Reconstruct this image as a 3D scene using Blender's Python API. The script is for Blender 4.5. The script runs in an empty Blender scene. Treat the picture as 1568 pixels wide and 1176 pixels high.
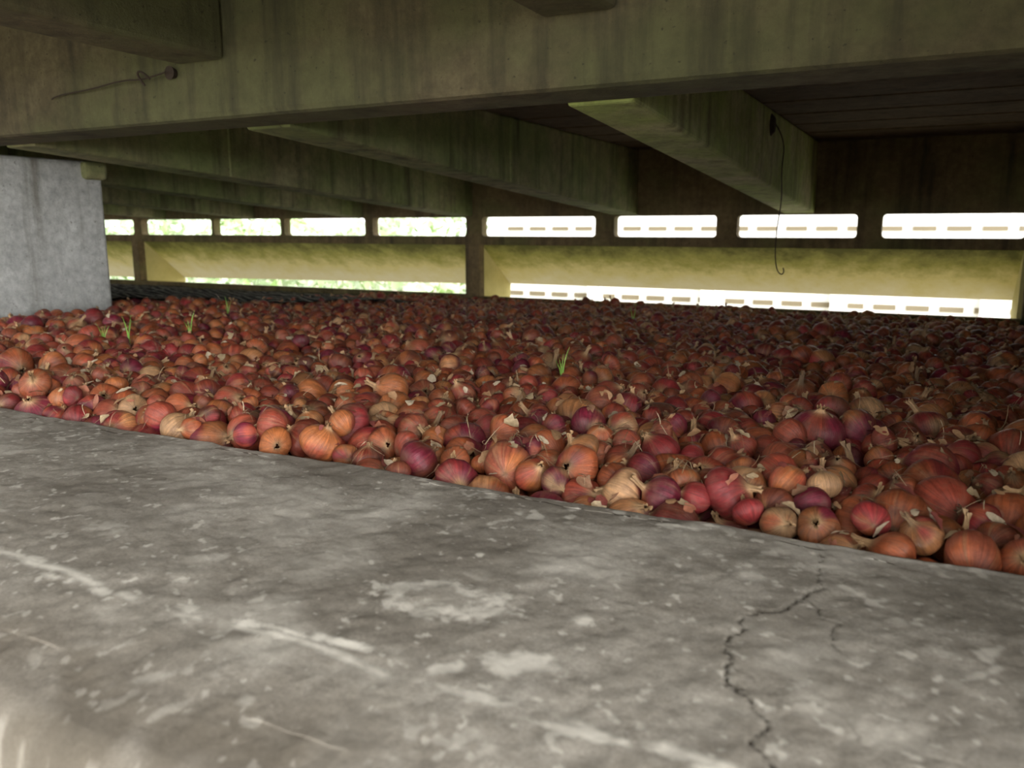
import bpy, bmesh, math, random
import numpy as np
from mathutils import Vector, kdtree
random.seed(7); rng=np.random.default_rng(11)
scene=bpy.context.scene
COL=scene.collection
D=3.2; YAF=1.09; YAB=1.22; H=.25

# ---------------------------------------------------------------- helpers
def obj(name,me,mats=(),parent=None):
    o=bpy.data.objects.new(name,me); COL.objects.link(o)
    for m in mats: me.materials.append(m)
    if parent: o.parent=parent
    return o
def empty(name):
    o=bpy.data.objects.new(name,None); COL.objects.link(o); return o
def bevel(o,w=.006,seg=2):
    b=o.modifiers.new('bevel','BEVEL'); b.width=w; b.segments=seg; b.limit_method='ANGLE'
    for p in o.data.polygons: p.use_smooth=False
def hexa(bm,c):
    vs=[bm.verts.new(p) for p in c]
    for f in ((0,3,2,1),(4,5,6,7),(0,1,5,4),(1,2,6,5),(2,3,7,6),(3,0,4,7)):
        bm.faces.new([vs[i] for i in f])
def box(bm,x0,x1,y0,y1,z0,z1):
    hexa(bm,[(x0,y0,z0),(x1,y0,z0),(x1,y1,z0),(x0,y1,z0),(x0,y0,z1),(x1,y0,z1),(x1,y1,z1),(x0,y1,z1)])
def bmobj(name,bm,mats,parent=None,bev=None):
    me=bpy.data.meshes.new(name); bmesh.ops.recalc_face_normals(bm,faces=bm.faces); bm.to_mesh(me); bm.free()
    o=obj(name,me,mats,parent)
    if bev: bevel(o,bev)
    return o
def curve(name,pts,r,mat,parent=None):
    cu=bpy.data.curves.new(name,'CURVE'); cu.dimensions='3D'; cu.bevel_depth=r; cu.bevel_resolution=2
    s=cu.splines.new('NURBS'); s.points.add(len(pts)-1)
    for i,p in enumerate(pts): s.points[i].co=(*p,1)
    s.use_endpoint_u=True; s.order_u=3
    o=bpy.data.objects.new(name,cu); COL.objects.link(o); cu.materials.append(mat)
    if parent: o.parent=parent
    return o
def npmesh(name,V,F,smooth=True,attrs=None):
    me=bpy.data.meshes.new(name)
    nv=len(V); nf=len(F); k=F.shape[1]
    me.vertices.add(nv); me.vertices.foreach_set('co',V.astype(np.float32).ravel())
    me.loops.add(nf*k); me.loops.foreach_set('vertex_index',F.astype(np.int32).ravel())
    me.polygons.add(nf); me.polygons.foreach_set('loop_start',np.arange(0,nf*k,k,dtype=np.int32))
    try: me.polygons.foreach_set('loop_total',np.full(nf,k,dtype=np.int32))
    except Exception: pass
    me.polygons.foreach_set('use_smooth',np.full(nf,smooth,dtype=bool))
    for n,(t,d) in (attrs or {}).items():
        a=me.attributes.new(n,t,'POINT')
        key={'FLOAT':'value','FLOAT_VECTOR':'vector','FLOAT_COLOR':'color'}[t]
        a.data.foreach_set(key,d.astype(np.float32).ravel())
    me.update(); me.validate(); return me
def vnoise(x,y,s,seed):
    g=np.random.default_rng(seed).random((256,256))
    X=x*s+1000; Y=y*s+1000
    xi=np.floor(X).astype(int); yi=np.floor(Y).astype(int); fx=X-xi; fy=Y-yi
    fx=fx*fx*(3-2*fx); fy=fy*fy*(3-2*fy)
    a=g[xi%256,yi%256]; b=g[(xi+1)%256,yi%256]; c=g[xi%256,(yi+1)%256]; d=g[(xi+1)%256,(yi+1)%256]
    return (a*(1-fx)+b*fx)*(1-fy)+(c*(1-fx)+d*fx)*fy
def fbm(x,y,s,seed,o=4):
    r=0;w=0;a=1
    for i in range(o):
        c,sn=math.cos(.6+i*1.1),math.sin(.6+i*1.1)
        r=r+a*vnoise(x*c-y*sn,x*sn+y*c,s*2**i,seed+i); w+=a; a*=.5
    return r/w
def sst(a,b,x):
    t=np.clip((x-a)/(b-a),0,1); return t*t*(3-2*t)

class NT:
    def __init__(s,name):
        s.m=bpy.data.materials.new(name); s.m.use_nodes=True; s.t=s.m.node_tree; s.n=s.t.nodes; s.l=s.t.links
        s.b=s.n['Principled BSDF']
    def noise(s,vec,scale,detail=5,rough=.6):
        n=s.n.new('ShaderNodeTexNoise'); n.inputs['Scale'].default_value=scale; n.inputs['Detail'].default_value=detail; n.inputs['Roughness'].default_value=rough
        if vec is not None: s.l.new(vec,n.inputs['Vector'])
        return n.outputs['Fac']
    def ramp(s,fac,stops):
        n=s.n.new('ShaderNodeValToRGB'); e=n.color_ramp.elements
        while len(e)<len(stops): e.new(.5)
        for i,(p,c) in enumerate(stops):
            e[i].position=p; e[i].color=(*c,1) if len(c)==3 else c
        s.l.new(fac,n.inputs['Fac']); return n.outputs['Color']
    def mix(s,fac,a,b,mode='MIX'):
        n=s.n.new('ShaderNodeMix'); n.data_type='RGBA'; n.blend_type=mode
        for i,v in ((0,fac),(6,a),(7,b)):
            if isinstance(v,bpy.types.NodeSocket): s.l.new(v,n.inputs[i])
            else: n.inputs[i].default_value=v if i==0 else (*v,1)
        return n.outputs[2]
    def pos(s,sc=(1,1,1)):
        g=s.n.new('ShaderNodeNewGeometry'); m=s.n.new('ShaderNodeMapping'); m.inputs['Scale'].default_value=sc
        s.l.new(g.outputs['Position'],m.inputs['Vector']); return m.outputs['Vector']
    def attr(s,name):
        a=s.n.new('ShaderNodeAttribute'); a.attribute_name=name; return a
    def bump(s,h,st=.3,dist=.003):
        n=s.n.new('ShaderNodeBump'); n.inputs['Strength'].default_value=st; n.inputs['Distance'].default_value=dist
        s.l.new(h,n.inputs['Height']); s.l.new(n.outputs[0],s.b.inputs['Normal'])
    def col(s,c):
        if isinstance(c,bpy.types.NodeSocket): s.l.new(c,s.b.inputs['Base Color'])
        else: s.b.inputs['Base Color'].default_value=(*c,1)
    def rough(s,r): s.b.inputs['Roughness'].default_value=r

def concrete(name,dark,light,stain=(.03,.025,.015),green=None,sc=1.0,gth=.5):
    t=NT(name); p=t.pos()
    c=t.ramp(t.noise(p,5*sc,7,.65),[(.3,dark),(.7,light)])
    c=t.mix(.6,c,t.ramp(t.noise(p,45*sc,5,.7),[(.3,(.5,.5,.5)),(.7,(1.3,1.3,1.3))]),'MULTIPLY')
    if green:
        g=t.ramp(t.noise(t.pos((2,2,3)),1.6,4,.6),[(gth-.1,(0,0,0)),(gth+.12,(.9,.9,.9))])
        c=t.mix(g,c,green)
        c=t.mix(.5,c,t.ramp(t.noise(p,22,6,.75),[(.35,(.55,.55,.55)),(.65,(1.2,1.2,1.2))]),'MULTIPLY')
    f=t.ramp(t.noise(t.pos((9,9,.8)),2.2,5,.6),[(.50,(0,0,0)),(.72,(.75,.75,.75))])
    c=t.mix(f,c,stain)
    sp=t.ramp(t.noise(p,120*sc,2,.5),[(.68,(0,0,0)),(.75,(.7,.7,.7))])
    c=t.mix(sp,c,stain)
    t.col(c); t.rough(.9); t.bump(t.noise(p,60*sc,8,.75),.7,.006)
    return t.m

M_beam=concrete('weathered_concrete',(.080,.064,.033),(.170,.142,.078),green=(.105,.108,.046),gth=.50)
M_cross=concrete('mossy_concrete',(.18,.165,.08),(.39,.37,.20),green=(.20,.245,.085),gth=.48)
M_lit=concrete('lit_algae_green_concrete',(.40,.40,.19),(.70,.68,.38),stain=(.13,.12,.06),green=(.44,.56,.17),gth=.46)  # paler copy of mossy concrete: window light on one beam put into colour
M_ceil=concrete('slab_soffit',(.08,.048,.026),(.15,.10,.056))
M_pillar=concrete('limewashed_concrete',(.36,.37,.355),(.57,.585,.57),stain=(.16,.15,.12))
M_frame=concrete('vent_wall_concrete',(.13,.09,.04),(.24,.175,.082),green=(.14,.13,.045),gth=.55)
t=NT('cream_painted_concrete_lit_below'); p=t.pos()
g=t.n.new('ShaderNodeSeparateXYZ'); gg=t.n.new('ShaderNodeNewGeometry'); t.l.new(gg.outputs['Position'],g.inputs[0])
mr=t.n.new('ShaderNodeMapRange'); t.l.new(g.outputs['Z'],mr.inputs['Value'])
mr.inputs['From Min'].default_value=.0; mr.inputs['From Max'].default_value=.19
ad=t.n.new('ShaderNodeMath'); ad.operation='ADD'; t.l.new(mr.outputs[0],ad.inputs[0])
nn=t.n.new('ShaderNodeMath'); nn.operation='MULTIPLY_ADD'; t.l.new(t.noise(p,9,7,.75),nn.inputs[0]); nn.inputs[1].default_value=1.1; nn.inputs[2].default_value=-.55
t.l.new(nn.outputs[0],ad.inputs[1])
c=t.ramp(ad.outputs[0],[(.0,(.90,.84,.58)),(.35,(.80,.72,.32)),(.65,(.46,.44,.11)),(.95,(.17,.17,.035))])  # cream foot to olive top: light from below painted in, with algae
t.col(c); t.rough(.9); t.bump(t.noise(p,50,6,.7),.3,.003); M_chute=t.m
t=NT('cheek_concrete'); t.col(t.mix(t.noise(t.pos(),14,6,.7),(.36,.32,.10),(.66,.58,.26))); t.rough(.9); M_cheek=t.m
t=NT('neighbour_white_render'); t.col(t.mix(t.noise(t.pos(),1.5),(.88,.88,.86),(.80,.80,.77))); M_white=t.m
t=NT('dark_vent_shadow'); t.col(t.mix(t.noise(t.pos(),6),(.15,.125,.08),(.23,.19,.12))); M_dark=t.m
t=NT('rusty_wire'); t.col(t.mix(t.noise(t.pos(),80),(.02,.014,.010),(.05,.03,.018))); t.rough(.8); M_rust=t.m
t=NT('dirt_ground'); t.col(t.ramp(t.noise(t.pos(),1.2,8,.7),[(.35,(.40,.36,.26)),(.6,(.52,.48,.36)),(.75,(.34,.40,.18))])); t.rough(.95); M_ground=t.m
t=NT('glare_paled_leaf_green'); t.col(t.ramp(t.noise(t.pos(),2,3),[(.35,(.32,.48,.16)),(.6,(.82,.90,.76))])); t.rough(.6); M_leaf=t.m  # leaves paled towards white: outdoor glare put into their colour
t=NT('fresh_sprout_green'); t.col(t.mix(t.noise(t.pos(),60),(.16,.36,.04),(.3,.5,.1))); t.rough(.5); M_sprout=t.m

# ---------------------------------------------------------------- ledge (foreground)
xs=np.concatenate([np.linspace(-4.6,-1.35,160,endpoint=False),np.arange(-1.35,.60,.0017)])
prof=[(.690,-.30),(.686,-.12),(.683,-.03),(.681,-.008),(.678,-.001)]
for y in np.arange(.675,.352,-.0017): prof.append((y,0.0))
for y in np.arange(.352,.252,-.0017):
    s=(.352-y)/.1; prof.append((y,-.016*s**1.6))
for y,z in ((.249,-.018),(.244,-.022),(.240,-.027),(.237,-.034),(.235,-.045),(.234,-.06),(.233,-.09),(.232,-.15),(.232,-.3),(.232,-.6),(.232,-1.0)): prof.append((y,z))
prof=np.array(prof); NX=len(xs); NR=len(prof)
X=np.repeat(xs[None,:],NR,0); Y=np.repeat(prof[:,0:1],NX,1); Z=np.repeat(prof[:,1:2],NX,1)
flat=sst(.24,.28,Y)*sst(.683,.668,Y)
dz=(fbm(X,Y,6,3)-.5)*.007+(fbm(X,Y,60,9)-.5)*.003
edge_w=(fbm(X,Y*.3,14,21)-.5)
Z=Z+dz*flat
Y=Y+np.where(Y>.66,(edge_w*.018),0)+np.where(Y<.29,edge_w*.02,0)
def segd(px,py,pts):
    d=np.full(px.shape,9.)
    for (ax,ay),(bx,by) in zip(pts[:-1],pts[1:]):
        L=(bx-ax)**2+(by-ay)**2; tt=np.clip(((px-ax)*(bx-ax)+(py-ay)*(by-ay))/L,0,1)
        d=np.minimum(d,np.hypot(px-ax-tt*(bx-ax),py-ay-tt*(by-ay)))
    return d
wx=X+(fbm(X,Y,60,31)-.5)*.03; wy=Y+(fbm(X,Y,60,41)-.5)*.03
cr=segd(wx,wy,[(-.069,.681),(-.064,.625),(-.064,.569),(-.089,.515),(-.098,.479),(-.093,.444),(-.080,.417),(-.061,.397),(-.056,.35),(-.03,.30),(-.035,.24)])
cr2=segd(wx,wy,[(-.064,.569),(-.050,.535),(-.035,.50)])
cr3=segd(wx,wy,[(-.093,.444),(-.05,.43),(0.0,.40),(.05,.41)])
crack=np.maximum(np.maximum(1-sst(.0003,.0018,cr),.7*(1-sst(.0003,.0014,cr2))),.3*(1-sst(.0003,.0014,cr3)))*flat
crack*=.3+1.0*fbm(X,Y,30,77)
crack=np.clip(crack,0,1)
Z=Z-crack*.002*flat
paint=np.zeros_like(X)
n1=fbm(X,Y,70,51); n2=fbm(X,Y,230,61,3)
blobs=[(-.312,.368,.026,.005,0,1),(-.382,.360,.013,.005,0,1),(-.436,.358,.014,.0045,0,.9),(-.236,.373,.018,.007,.5,.8),(-.207,.397,.024,.014,.3,.75),(-.30,.523,.003,.0035,0,.9),(-.072,.649,.0055,.0055,0,1),(-.089,.674,.005,.008,0,1),(-.131,.672,.006,.005,0,1),(-.161,.666,.010,.004,0,.95),(-.184,.652,.018,.004,0,.85),(-.105,.583,.014,.009,0,.5),(-.485,.426,.016,.009,.2,.4),(-.188,.461,.007,.006,0,.7),(-.475,.627,.003,.004,0,.9),(-.609,.432,.022,.014,.1,.45),(-.559,.347,.02,.005,0,.8),(-.510,.348,.014,.005,0,.8),(-.134,.352,.02,.005,0,.9),(-.101,.355,.016,.005,0,.8),(-.156,.350,.015,.004,0,.8),(-.322,.298,.006,.006,0,.5),(-.389,.294,.015,.005,.6,.5),(-.198,.317,.006,.011,0,.7),(-.349,.363,.024,.004,0,.95),(-.205,.355,.014,.005,0,.8),(.022,.524,.012,.007,0,.45),(0,.466,.009,.008,0,.35),(-.62,.36,.03,.005,0,.7),(-.70,.362,.03,.005,0,.6),(-.06,.35,.022,.005,0,.9),(0,.345,.022,.005,0,.8)]
for i,(bx,by,rx,ry,rot,k) in enumerate(blobs):
    c,s=math.cos(rot),math.sin(rot); ux=((X-bx)*c+(Y-by)*s)/rx; uy=(-(X-bx)*s+(Y-by)*c)/ry
    q=np.hypot(ux,uy)+(n1-.5)*1.8+(n2-.5)*.8
    paint=np.maximum(paint,k*(1-sst(.3,1.25,q)))
q=np.hypot((X+.291)/.050,(Y-.447)/.028)+(n1-.5)*1.0+(n2-.5)*.6
ring=(1-sst(.7,1.15,q))*(.2+.8*sst(.25,.8,q)); paint=np.maximum(paint,.75*ring)
rid=np.exp(-((Y-.354-(fbm(X,Y*0,8,5)-.5)*.02)/.0038)**2)*sst(.38,.58,fbm(X,Y,26,88)); paint=np.maximum(paint,.85*rid)
spk=sst(.67,.78,fbm(X,Y,75,91,2))*sst(.42,.62,fbm(X,Y,6,93)); paint=np.maximum(paint,.5*spk)
spk2=sst(.52,.76,fbm(X,Y,12,191,6)); paint=np.maximum(paint,.30*spk2)
spk3=sst(.76,.82,fbm(X,Y,130,291,2)); paint=np.maximum(paint,.5*spk3)
drt=.75*sst(.46,.64,fbm(X,Y,8,70))
drt=np.maximum(drt,.45*sst(.50,.60,fbm(X,Y,30,170,5)))
drt=np.maximum(drt,1.35*(1-sst(.25,.365,Y))*(.6+.5*sst(.35,.55,fbm(X,Y,12,171))))
paint*= .45+.55*sst(.28,.345,Y)
st=np.hypot((X+.72)/.07,(Y-.55)/.014)+(n1-.5)
drt=np.clip(np.maximum(drt,1-sst(.5,1.3,st)),0,1.35)
lime=sst(-.036,-.07,Z)*sst(.38,.55,fbm(X,Z,30,15))
F=np.arange(NR*NX).reshape(NR,NX)
F=np.stack([F[:-1,:-1],F[1:,:-1],F[1:,1:],F[:-1,1:]],-1).reshape(-1,4)
V=np.stack([X,Y,Z],-1).reshape(-1,3)
me=npmesh('concrete_ledge',V,F,True,{'crack':('FLOAT',crack.ravel()),'paint':('FLOAT',np.clip(paint,0,1).ravel()),'dirt':('FLOAT',drt.ravel()),'lime':('FLOAT',lime.ravel())})
t=NT('worn_ledge_concrete'); p=t.pos()
c=t.ramp(t.noise(p,7,8,.65),[(.3,(.220,.196,.162)),(.5,(.305,.278,.238)),(.7,(.385,.358,.315))])
c=t.mix(.6,c,t.ramp(t.noise(p,55,6,.75),[(.3,(.62,.6,.57)),(.7,(1.3,1.3,1.3))]),'MULTIPLY')
c=t.mix(.5,c,t.ramp(t.noise(p,420,3,.7),[(.3,(.55,.55,.55)),(.7,(1.35,1.35,1.35))]),'MULTIPLY')
def scaled(a,k):
    m=t.n.new('ShaderNodeMath'); m.operation='MULTIPLY'; t.l.new(t.attr(a).outputs['Fac'],m.inputs[0]); m.inputs[1].default_value=k; return m.outputs[0]
c=t.mix(scaled('dirt',.6),c,(.105,.086,.062))
c=t.mix(scaled('paint',.9),c,(.75,.71,.63))
c=t.mix(scaled('lime',.9),c,t.ramp(t.noise(p,60,5),[(.4,(.24,.225,.225)),(.65,(.18,.115,.09))]))
c=t.mix(scaled('crack',.9),c,(.05,.042,.03))
t.col(c); t.rough(.88); t.bump(t.noise(p,150,8,.8),.6,.003)
obj('concrete_ledge',me,[t.m])

# ---------------------------------------------------------------- bed height
def bedtop(x,y):
    x=np.asarray(x,float); y=np.asarray(y,float)
    z=.020-.068*(y-.68)/(D-.68)
    z=z+.036*np.exp(-((x+2.1)/.55)**2-((y-1.5)/.5)**2)
    z=z+(fbm(x,y,3.2,201,3)-.5)*.040*(1-.6*sst(2.2,3.1,y))
    z=z-.012*np.exp(-((y-.68)/.05)**2)
    return z

# ---------------------------------------------------------------- onions : placement
def inside(x,y):
    if y<.70 or y>D-.04 or x>.235: return False
    if x<-2.05*y-.25: return False
    if -2.53<x<-2.09 and 1.06<y<1.62: return False
    if x<-2.35 and y>2.0: return False
    return True
pts=[];rad=[]
sp=.0375
for layer in range(2):
    y=.70+(layer*sp*.5); row=0
    while y<D-.03:
        x=.245-(row%2)*sp*.5-layer*sp*.45
        while x>-2.05*y-.3:
            jx=x+rng.normal(0,.0075); jy=y+rng.normal(0,.0075)
            keep = layer==0 or y<2.0 or rng.random()<.4
            if keep and inside(jx,jy):
                r=float(np.clip(.0201*math.exp(rng.normal(0,.21)),.012,.031))
                pts.append([jx,jy,-layer*.030+rng.normal(0,.007)]); rad.append(r)
            x-=sp
        y+=sp*.87; row+=1
P=np.array(pts); R=np.array(rad)
P[:,2]+=bedtop(P[:,0],P[:,1])-R
lay=P[:,2].copy()
for it in range(7):
    kd=kdtree.KDTree(len(P))
    for i,q in enumerate(P): kd.insert(q,i)
    kd.balance()
    ii=[];jj=[]
    for i,q in enumerate(P):
        for co,j,dd in kd.find_range(q,R[i]*2.1):
            if j>i: ii.append(i);jj.append(j)
    ii=np.array(ii);jj=np.array(jj)
    d=P[jj]-P[ii]; L=np.linalg.norm(d,axis=1)+1e-6; ov=np.clip(.93*(R[ii]+R[jj])-L,0,None)
    mv=d/L[:,None]*(ov*.5)[:,None]*.8
    np.add.at(P,jj,mv); np.add.at(P,ii,-mv)
    P[:,2]+=(lay-P[:,2])*.22
    P[:,1]=np.clip(P[:,1],.688+R*.8,D-R-.008); P[:,0]=np.minimum(P[:,0],.258-R)

# ---------------------------------------------------------------- onions : shape
def template(nu,nv,seed):
    r=np.random.default_rng(seed)
    nl=r.choice([.05,.10,.16,.24,.38],p=[.28,.28,.22,.15,.07]) ; sh=r.uniform(.76,1.14)
    cr_=np.array([0,.05,.16,.30,.42,.485,.50,.475,.40,.29,.18,.10,.068,.055,.06,.08])
    cz=np.array([-.43,-.445,-.425,-.36,-.25,-.12,0,.13,.25,.34,.39,.43,.46,.46+nl*.5,.46+nl*.8,.46+nl])
    cz=cz*sh
    s=np.linspace(0,1,len(cr_)); tt=np.linspace(0,1,nv)
    rr=np.interp(tt,s,cr_); zz=np.interp(tt,s,cz)
    th=np.linspace(0,2*np.pi,nu,endpoint=False)
    T,TH=np.meshgrid(tt,th,indexing='ij')
    k=r.integers(5,9); ph=r.uniform(0,6.28,4)
    rad_=rr[:,None]*(1+.026*np.cos(k*TH+ph[0])+.07*np.cos(TH+ph[1])*(1-T)+.08*np.cos(2*TH+ph[2]))
    neck=sst(.68,.85,T); rad_=rad_*(1+neck*.35*np.cos(3*TH+ph[3]))
    b=r.uniform(.3,1.1); ang=r.uniform(0,6.28); zz2=np.repeat(zz[:,None],nu,1)
    off=b*np.clip(zz2-.33*sh,0,None)**1.3
    x=rad_*np.cos(TH)+off*math.cos(ang); y_=rad_*np.sin(TH)+off*math.sin(ang)
    zz2=zz2-off*.3+neck*.04*np.cos(5*TH+ph[2])*(T>.95)
    V=np.stack([x,y_,zz2],-1).reshape(-1,3)
    I=np.arange(nv*nu).reshape(nv,nu); J=np.roll(I,-1,1)
    Fq=np.stack([I[:-1],J[:-1],J[1:],I[1:]],-1).reshape(-1,4)
    return V,Fq,T.ravel(),TH.ravel()
PAL=np.array([[.35,.092,.036],[.41,.135,.046],[.30,.058,.034],[.25,.030,.032],[.17,.016,.036],[.43,.19,.078],[.46,.27,.14],[.27,.072,.040],[.35,.080,.046],[.13,.034,.020]])
PW=np.array([.19,.14,.17,.13,.10,.07,.03,.09,.04,.04]); PW/=PW.sum()
AV=[];AF=[];AC=[];AS=[];off=0
dist=P[:,1]
for lod,(lo,hi,nu,nv,nt) in enumerate([(0,1.15,24,22,18),(1.15,1.8,16,16,12),(1.8,9,10,11,8)]):
    idx=np.where((dist>=lo)&(dist<hi))[0]
    which=rng.integers(0,nt,len(idx))
    for k in range(nt):
        sel=idx[which==k]; n=len(sel)
        if n==0: continue
        Vt,Ft,T,TH=template(nu,nv,100*lod+k)
        ax=rng.normal(0,1,(n,3)); ax[:,2]=np.abs(ax[:,2])*.85-.15; ax/=np.linalg.norm(ax,axis=1)[:,None]
        h=rng.normal(0,1,(n,3)); e1=np.cross(ax,h); e1/=np.linalg.norm(e1,axis=1)[:,None]; e2=np.cross(ax,e1)
        S=(R[sel]*2*1.03)
        W=P[sel][:,None,:]+S[:,None,None]*(Vt[None,:,0:1]*e1[:,None]+Vt[None,:,1:2]*e2[:,None]+Vt[None,:,2:3]*ax[:,None])
        base=PAL[rng.choice(len(PAL),n,p=PW)]*rng.uniform(.6,1.15,(n,1))
        alt=PAL[rng.choice(len(PAL),n,p=PW)]*rng.uniform(.55,1.3,(n,1))
        ph=rng.uniform(0,6.28,(n,1))
        m=sst(.1,.75,np.sin(TH[None]+ph+1.2*np.sin(3*T[None]*3+ph))*.6+.35*np.sin(3*TH[None]+2*ph))
        C=base[:,None]*(1-m[...,None])+alt[:,None]*m[...,None]
        tan=np.array([.42,.28,.15])*rng.uniform(.4,1.4,(n,1))
        nk=sst(.60,.80,T)[None,:,None]*.9; C=C*(1-nk)+tan[:,None]*nk
        rt=(1-sst(.03,.13,T))[None,:,None]*.7; C=C*(1-rt)+np.array([.22,.16,.10])*rt
        seed=rng.uniform(0,50,(n,1))
        SV=np.stack([np.cos(TH)[None]*2.2+seed,np.sin(TH)[None]*2.2+seed*.37,np.repeat(T[None]*.55,n,0)+seed],-1)
        AV.append(W.reshape(-1,3)); AF.append((Ft[None]+(off+np.arange(n)*len(Vt))[:,None,None]).reshape(-1,4)); off+=n*len(Vt)
        AC.append(np.concatenate([C,np.ones(C.shape[:2]+(1,))],-1).reshape(-1,4)); AS.append(SV.reshape(-1,3))
V=np.concatenate(AV);F=np.concatenate(AF);C=np.concatenate(AC);SV=np.concatenate(AS)
me=npmesh('onion_pile',V,F,True,{'ocol':('FLOAT_COLOR',C),'suv':('FLOAT_VECTOR',SV)})
t=NT('onion_skin'); a=t.attr('ocol').outputs['Color']; sv=t.attr('suv').outputs['Vector']
c=t.mix(.8,a,t.ramp(t.noise(sv,3.2,6,.7),[(.28,(.33,.27,.25)),(.5,(1,1,1)),(.72,(1.75,1.65,1.5))]),'MULTIPLY')
c=t.mix(t.ramp(t.noise(sv,1.1,5,.7),[(.56,(0,0,0)),(.66,(.55,.55,.55))]),c,(.34,.185,.095))
c=t.mix(.65,c,t.ramp(t.noise(t.pos(),110,5,.75),[(.3,(.45,.40,.37)),(.65,(1.2,1.18,1.15))]),'MULTIPLY')
c=t.mix(t.ramp(t.noise(t.pos(),42,5,.75),[(.50,(0,0,0)),(.72,(.3,.3,.3))]),c,(.26,.18,.12))
t.col(c); t.bump(t.noise(sv,6,6,.75),.55,.002)
rr=t.ramp(t.noise(t.pos(),90,3),[(.35,(.28,.28,.28)),(.65,(.55,.55,.55))]); t.l.new(rr,t.b.inputs['Roughness'])
obj('onion_pile',me,[t.m])

# ---------------------------------------------------------------- loose skins, wisps
near=np.where((P[:,1]<2.9)&(lay>bedtop(P[:,0],P[:,1])-.034)&~((P[:,0]<-2.03)&(P[:,0]>-2.6)&(P[:,1]<1.68)))[0]
SVs=[];SF=[];SC=[];o=0
def addgrid(G,col):
    global o
    a,b,_=G.shape; I=np.arange(a*b).reshape(a,b)+o
    SF.append(np.stack([I[:-1,:-1],I[1:,:-1],I[1:,1:],I[:-1,1:]],-1).reshape(-1,4)); SVs.append(G.reshape(-1,3)); o+=a*b
    SC.append(np.tile(np.array([*col,1.]),(a*b,1)))
w=np.exp(-(P[near,1]-.7)/1.4); w/=w.sum()
for i in rng.choice(near,3600,p=w):
    ang=rng.uniform(0,6.28); el=rng.uniform(.5,1.5); r=R[i]*1.02
    d=np.array([math.cos(ang)*math.cos(el),math.sin(ang)*math.cos(el),math.sin(el)])
    h=rng.normal(0,1,3); e1=np.cross(d,h); e1/=np.linalg.norm(e1); e2=np.cross(d,e1)
    Lh=rng.uniform(.0035,.010); Wd=Lh*rng.uniform(.3,.8); cv=rng.uniform(10,70)
    u=np.linspace(-1,1,6); v=np.linspace(-1,1,4); U,Vv=np.meshgrid(u,v,indexing='ij')
    wd=Wd*np.sqrt(np.clip(1-.9*U**2,.02,1))*(1+rng.normal(0,.25,U.shape))
    G=P[i]+d*(r+.001)+ (U*Lh)[...,None]*e1+(Vv*wd)[...,None]*e2+((cv*(Vv*wd)**2-18*(U*Lh)**2+rng.uniform(-.15,.5)*U*Lh))[...,None]*d
    addgrid(G,random.choice([(.44,.33,.20),(.40,.23,.12),(.32,.12,.07),(.55,.45,.32),(.22,.055,.045),(.28,.15,.09)]))
for i in rng.choice(near,1700,p=w):
    n=rng.integers(1,6)
    st0=P[i]+np.array([0,0,R[i]])+rng.normal(0,.004,3)
    for _ in range(n):
        d=rng.normal(0,1,3); d[2]=abs(d[2])*.25; d/=np.linalg.norm(d); L_=rng.uniform(.010,.034)
        bn=rng.normal(0,.4,3); s=np.linspace(0,1,6)[:,None]
        c_=st0+d*L_*s+bn*L_*s**2-np.array([0,0,.6*L_])*s**2
        sd=np.cross(d,[0,0,1]); sd/=np.linalg.norm(sd)+1e-6; wdt=rng.uniform(.0003,.0008)*(1-.6*s)
        G=np.stack([c_-sd*wdt,c_+sd*wdt],1); addgrid(G,random.choice([(.36,.27,.16),(.48,.38,.25),(.24,.17,.10)]))
V=np.concatenate(SVs);F=np.concatenate(SF);C=np.concatenate(SC)
me=npmesh('loose_onion_skins',V,F,True,{'ocol':('FLOAT_COLOR',C)})
t=NT('dry_papery_skin'); c=t.mix(.6,t.attr('ocol').outputs['Color'],t.ramp(t.noise(t.pos(),260,4),[(.3,(.5,.45,.4)),(.7,(1.3,1.3,1.3))]),'MULTIPLY'); t.col(c); t.rough(.6)
obj('loose_onion_skins',me,[t.m])

# sprouts
for k,(sx,sy,hh) in enumerate([(-1.52,1.16,.060),(-1.46,1.27,.065),(-1.56,1.13,.045),(-.56,1.26,.055),(-.83,2.40,.06),(-1.86,1.76,.06)]):
    bm=bmesh.new(); z0=float(bedtop(sx,sy))-.01
    for b in range(4):
        an=b*1.7+k; ln=hh*random.uniform(.6,1.1); prev=None
        for s in range(6):
            f=s/5; q=Vector((sx+math.cos(an)*.012*f*f+.001*math.cos(an),sy+math.sin(an)*.012*f*f,z0+ln*f)); w_=.0022*(1-f*.9)
            ring_=[bm.verts.new(q+Vector((math.cos(an+1.57+j*2.09)*w_,math.sin(an+1.57+j*2.09)*w_,0))) for j in range(3)]
            if prev:
                for j in range(3): bm.faces.new((prev[j],prev[(j+1)%3],ring_[(j+1)%3],ring_[j]))
            prev=ring_
    bmobj('onion_sprout',bm,[M_sprout])

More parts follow.
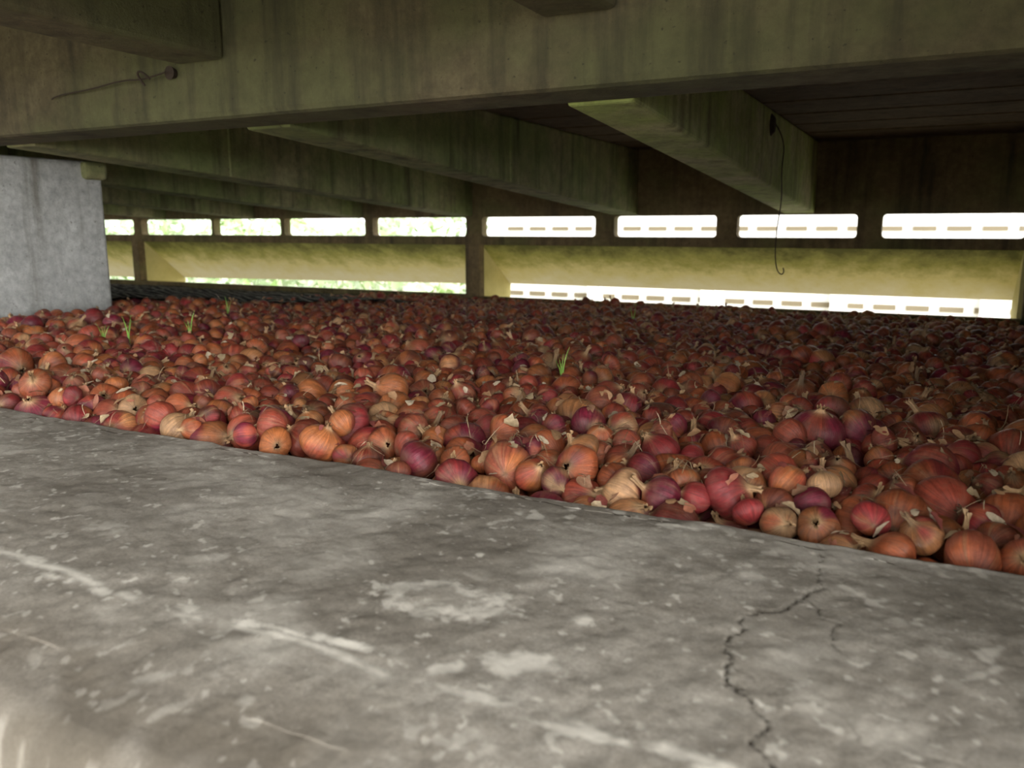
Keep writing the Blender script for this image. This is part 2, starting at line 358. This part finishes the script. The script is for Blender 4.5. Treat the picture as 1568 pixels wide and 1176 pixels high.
# ---------------------------------------------------------------- dark plastic sheet over the left rear of the bed
gx=np.linspace(0,1,90); gy=np.linspace(0,1,70)
ys=1.80+gy*(D-.05-1.80)
xr=np.interp(ys,[1.8,2.2,2.78,3.15],[-2.36,-2.19,-1.76,-1.74])
GX=xr[:,None]+(-4.9-xr[:,None])*gx[None]**1.4+ (fbm(ys,ys*0,9,3)-.5)[:,None]*.08
GY=np.repeat(ys[:,None],90,1)+ (fbm(GX,GX*0,7,4)-.5)*.08*(1-gy[:,None])
GZ=bedtop(GX,GY)+.010+(fbm(GX,GY,16,8)-.4)*.024-.024*sst(2.5,3.1,GY)
I=np.arange(70*90).reshape(70,90); Fs=np.stack([I[:-1,:-1],I[1:,:-1],I[1:,1:],I[:-1,1:]],-1).reshape(-1,4)
me=npmesh('plastic_sheet',np.stack([GX,GY,GZ],-1).reshape(-1,3),Fs)
t=NT('black_ribbed_plastic'); wv=t.n.new('ShaderNodeTexWave'); wv.inputs['Scale'].default_value=9; wv.inputs['Distortion'].default_value=3; wv.bands_direction='Y'
t.l.new(t.pos(),wv.inputs['Vector']); t.col(t.ramp(wv.outputs['Fac'],[(.6,(.018,.018,.016)),(.93,(.26,.26,.22))])); t.rough(.8); t.b.inputs['Specular IOR Level'].default_value=.2
obj('plastic_sheet',me,[t.m])

# floor of the store
bm=bmesh.new(); box(bm,-6.2,.27,.69,D,-.30,-.12)
t=NT('store_floor_soil'); t.col(t.mix(t.noise(t.pos(),30),(.04,.022,.015),(.08,.045,.03))); t.rough(.95)
bmobj('floor',bm,[t.m])

# ---------------------------------------------------------------- structure
bm=bmesh.new(); box(bm,-6.2,.9,YAF,YAB,H+.19,.73)
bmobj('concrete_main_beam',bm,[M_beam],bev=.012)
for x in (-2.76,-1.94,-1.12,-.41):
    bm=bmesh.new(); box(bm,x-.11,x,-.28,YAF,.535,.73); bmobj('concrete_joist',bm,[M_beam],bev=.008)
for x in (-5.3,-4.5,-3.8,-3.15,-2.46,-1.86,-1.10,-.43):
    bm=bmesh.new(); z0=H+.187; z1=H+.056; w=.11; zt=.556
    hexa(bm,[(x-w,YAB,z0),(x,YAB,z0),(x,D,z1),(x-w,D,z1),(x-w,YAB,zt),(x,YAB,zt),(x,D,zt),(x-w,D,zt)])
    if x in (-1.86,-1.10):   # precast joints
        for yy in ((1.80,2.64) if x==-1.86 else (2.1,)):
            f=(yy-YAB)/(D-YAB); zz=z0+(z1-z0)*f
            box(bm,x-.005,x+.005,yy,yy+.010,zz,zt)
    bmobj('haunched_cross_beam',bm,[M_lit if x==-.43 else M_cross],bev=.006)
bm=bmesh.new(); box(bm,-6.2,.9,-.40,YAF+.05,.73,.82); bmobj('ceiling',bm,[M_beam])
bm=bmesh.new()
for i in range(25):
    y0=YAB+i*.08; box(bm,-6.2,.27,y0,min(y0+.078,D),.556+(i%3)*.0012,.66)
box(bm,-6.2,.27,YAB,D,.561,.67)
bmobj('ceiling_rear',bm,[M_ceil])
root=empty('concrete_pillar')
bm=bmesh.new(); box(bm,-2.50,-2.13,1.225,1.585,-.12,.435); bmobj('shaft',bm,[M_pillar],root,.01)
bm=bmesh.new(); box(bm,-2.50,-2.13,1.09,1.225,-.12,.435); bmobj('front_shaft',bm,[M_pillar],root,.004)
bm=bmesh.new(); box(bm,-2.14,-2.108,1.52,1.59,.385,.435); bmobj('corbel',bm,[M_cross],root,.012)
bm=bmesh.new(); box(bm,.27,.42,.69,D+.04,-1.0,.73); box(bm,.27,.42,.40,.70,.001,.73); bmobj('wall_right_and_shade_pier',bm,[M_frame])  # front box: unseen pier added to shade the right of the onion bed
bm=bmesh.new(); box(bm,-6.35,-6.2,.23,D+.04,-.30,.82); bmobj('wall_left',bm,[M_frame])

# vent wall with real openings
TH=.045
ratios=[(-1.237,-1.082),(-1.063,-.931),(-.912,-.766),(-.743,-.592),(-.560,-.400),(-.370,-.245),(-.218,-.089),(-.063,.072)]
wins=[(a*D-.045*abs(a)*.9,b*D) for a,b in ratios]
wins+=[(-4.46,-4.07),(-4.93,-4.52),(-5.42,-5.0),(-5.95,-5.5)]
lows=[(-1.80-.03,.245),(-4.00-.05,-1.90),(-6.12,-4.10)]
def rrect(x0,x1,z0,z1,r):
    out=[]
    for cx,cz,a0 in ((x1-r,z1-r,0),(x0+r,z1-r,90),(x0+r,z0+r,180),(x1-r,z0+r,270)):
        for k in range(6):
            an=math.radians(a0+k*18); out.append((cx+r*math.cos(an),cz+r*math.sin(an)))
    return out
cu=bpy.data.curves.new('tmp','CURVE'); cu.dimensions='2D'; cu.fill_mode='BOTH'; cu.extrude=TH/2
def addsp(pts):
    s=cu.splines.new('POLY'); s.points.add(len(pts)-1); s.use_cyclic_u=True
    for i,q in enumerate(pts): s.points[i].co=(q[0],q[1],0,1)
addsp([(-6.2,-.3),(.27,-.3),(.27,.60),(-6.2,.60)])
for a,b in wins: addsp(rrect(a,b,.219,.302,.014))
for (a,b),zb in zip(lows,(-.047,-.040,-.040)): addsp(rrect(a,b,zb,.182,.003))
tmp=bpy.data.objects.new('tmp',cu); COL.objects.link(tmp); tmp.rotation_euler=(math.pi/2,0,0); tmp.location=(0,D+TH/2,0)
bpy.context.view_layer.update()
dg=bpy.context.evaluated_depsgraph_get(); me=bpy.data.meshes.new_from_object(tmp.evaluated_get(dg)); me.transform(tmp.matrix_world)
me.name='wall_back'; bpy.data.objects.remove(tmp); me.materials.clear()
obj('wall_back',me,[M_frame])
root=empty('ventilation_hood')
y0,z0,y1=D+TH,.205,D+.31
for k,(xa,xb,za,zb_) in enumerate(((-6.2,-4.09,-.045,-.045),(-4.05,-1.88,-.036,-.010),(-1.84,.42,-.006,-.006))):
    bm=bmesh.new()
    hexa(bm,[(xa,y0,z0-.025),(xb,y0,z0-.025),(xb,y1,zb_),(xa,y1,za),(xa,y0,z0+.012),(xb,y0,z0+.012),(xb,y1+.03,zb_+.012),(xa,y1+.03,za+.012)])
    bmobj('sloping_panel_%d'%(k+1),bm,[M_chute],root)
bm=bmesh.new()
for x in (-6.2,-4.07,-1.86,.255):
    pts=[(D+TH,.217),(y1+.012,.004),(y1,-.10),(D+TH,-.30)]
    A=[bm.verts.new((x-.022,*q)) for q in pts]; B=[bm.verts.new((x+.022,*q)) for q in pts]
    bm.faces.new(A); bm.faces.new(B[::-1])
    for i in range(4): bm.faces.new((A[i],A[(i+1)%4],B[(i+1)%4],B[i]))
bmobj('side_cheeks',bm,[M_cheek],root)

# rusty hooks and wires
root=empty('rusty_wire')
bm=bmesh.new(); bmesh.ops.create_cone(bm,cap_ends=True,segments=12,radius1=.012,radius2=.008,depth=.012)
for v in bm.verts: v.co=Vector((-1.245+v.co.x,YAF-.006+v.co.z,.522+v.co.y))
bmobj('anchor',bm,[M_rust],root)
curve('strand',[(-1.245,YAF-.02,.522),(-1.30,YAF-.022,.512),(-1.36,YAF-.018,.518),(-1.46,YAF-.015,.508),(-1.57,YAF-.008,.507),(-1.58,YAF-.010,.50)],.0014,M_rust,root)
curve('loop',[(-1.30,YAF-.02,.503),(-1.31,YAF-.03,.522),(-1.295,YAF-.03,.528),(-1.285,YAF-.02,.513)],.0020,M_rust,root)
root=empty('hanging_cord')
bm=bmesh.new(); bmesh.ops.create_cone(bm,cap_ends=True,segments=14,radius1=.024,radius2=.014,depth=.012)
for v in bm.verts: v.co=Vector((-.426+v.co.z,2.29+v.co.x,.517+v.co.y*1.3))
bmobj('anchor_hole',bm,[M_rust],root)
curve('cord',[(-.418,2.29,.517),(-.395,2.31,.48),(-.400,2.30,.40),(-.395,2.31,.33),(-.403,2.30,.25),(-.405,2.31,.18),(-.398,2.31,.14),(-.385,2.31,.128),(-.378,2.31,.138),(-.382,2.31,.148)],.0016,M_rust,root)

# ---------------------------------------------------------------- outside
bm=bmesh.new(); box(bm,-40,30,-30,40,-1.1,-1.0); bmobj('ground',bm,[M_ground])
root=empty('neighbouring_storehouse')
bm=bmesh.new(); box(bm,-3.9,9,7.0,9,-1.0,1.1)
for i in range(12): box(bm,-3.8+i*1.03-.06,-3.8+i*1.03+.06,6.90,7.0,-1,.05)
box(bm,-3.9,9,6.92,7.0,.02,.10)
bmobj('walls',bm,[M_white],root)
bm=bmesh.new()
for i in range(52):
    x=-3.68+i*.23
    box(bm,x,x+.16,6.985,7.02,-.365,-.325)
    box(bm,x,x+.16,6.985,7.02,.238,.272)
bmobj('vent_slots',bm,[M_dark],root)
n=9000; q=rng.normal(0,1,(n,3))
ctr=np.stack([rng.uniform(-12,-4.2,n),rng.uniform(6.2,8,n),rng.uniform(-1,1.0,n)],1)
ctr[:,2]=np.minimum(ctr[:,2],.2+.5*fbm(ctr[:,0],ctr[:,1],1.2,5)+ .4*np.sin(ctr[:,0]*1.3))
e1=rng.normal(0,1,(n,3)); e1/=np.linalg.norm(e1,axis=1)[:,None]; e2=np.cross(e1,q); e2/=np.linalg.norm(e2,axis=1)[:,None]
s=rng.uniform(.05,.11,(n,1))
V=np.stack([ctr-e1*s,ctr+e2*s*.4,ctr+e1*s,ctr-e2*s*.4],1).reshape(-1,3)
me=npmesh('hedge',V,np.arange(n*4).reshape(n,4),False); obj('hedge',me,[M_leaf])

# ---------------------------------------------------------------- light, camera
w=bpy.data.worlds.new('overcast_sky'); scene.world=w; w.use_nodes=True
nt=w.node_tree; bg=nt.nodes['Background']; bg.inputs['Color'].default_value=(1.0,.99,.965,1)
tc=nt.nodes.new('ShaderNodeTexCoord'); dt=nt.nodes.new('ShaderNodeVectorMath'); dt.operation='DOT_PRODUCT'; dt.inputs[1].default_value=(.85,-.53,0)
nt.links.new(tc.outputs['Generated'],dt.inputs[0])
mr=nt.nodes.new('ShaderNodeMapRange'); mr.inputs['From Min'].default_value=.62; mr.inputs['From Max'].default_value=1.0; mr.inputs['To Min'].default_value=2.4; mr.inputs['To Max'].default_value=15.5
nt.links.new(dt.outputs['Value'],mr.inputs['Value']); nt.links.new(mr.outputs[0],bg.inputs['Strength'])
cam=bpy.data.cameras.new('camera'); co=bpy.data.objects.new('camera',cam); COL.objects.link(co)
cam.sensor_width=36; cam.lens=28.89; cam.clip_start=.02; co.location=(0,0,H)
co.rotation_euler=(math.radians(90-10.6735),0,math.radians(27.494))
cam.dof.use_dof=True; cam.dof.focus_distance=1.05; cam.dof.aperture_fstop=8.5
scene.camera=co
scene.view_settings.view_transform='Standard'
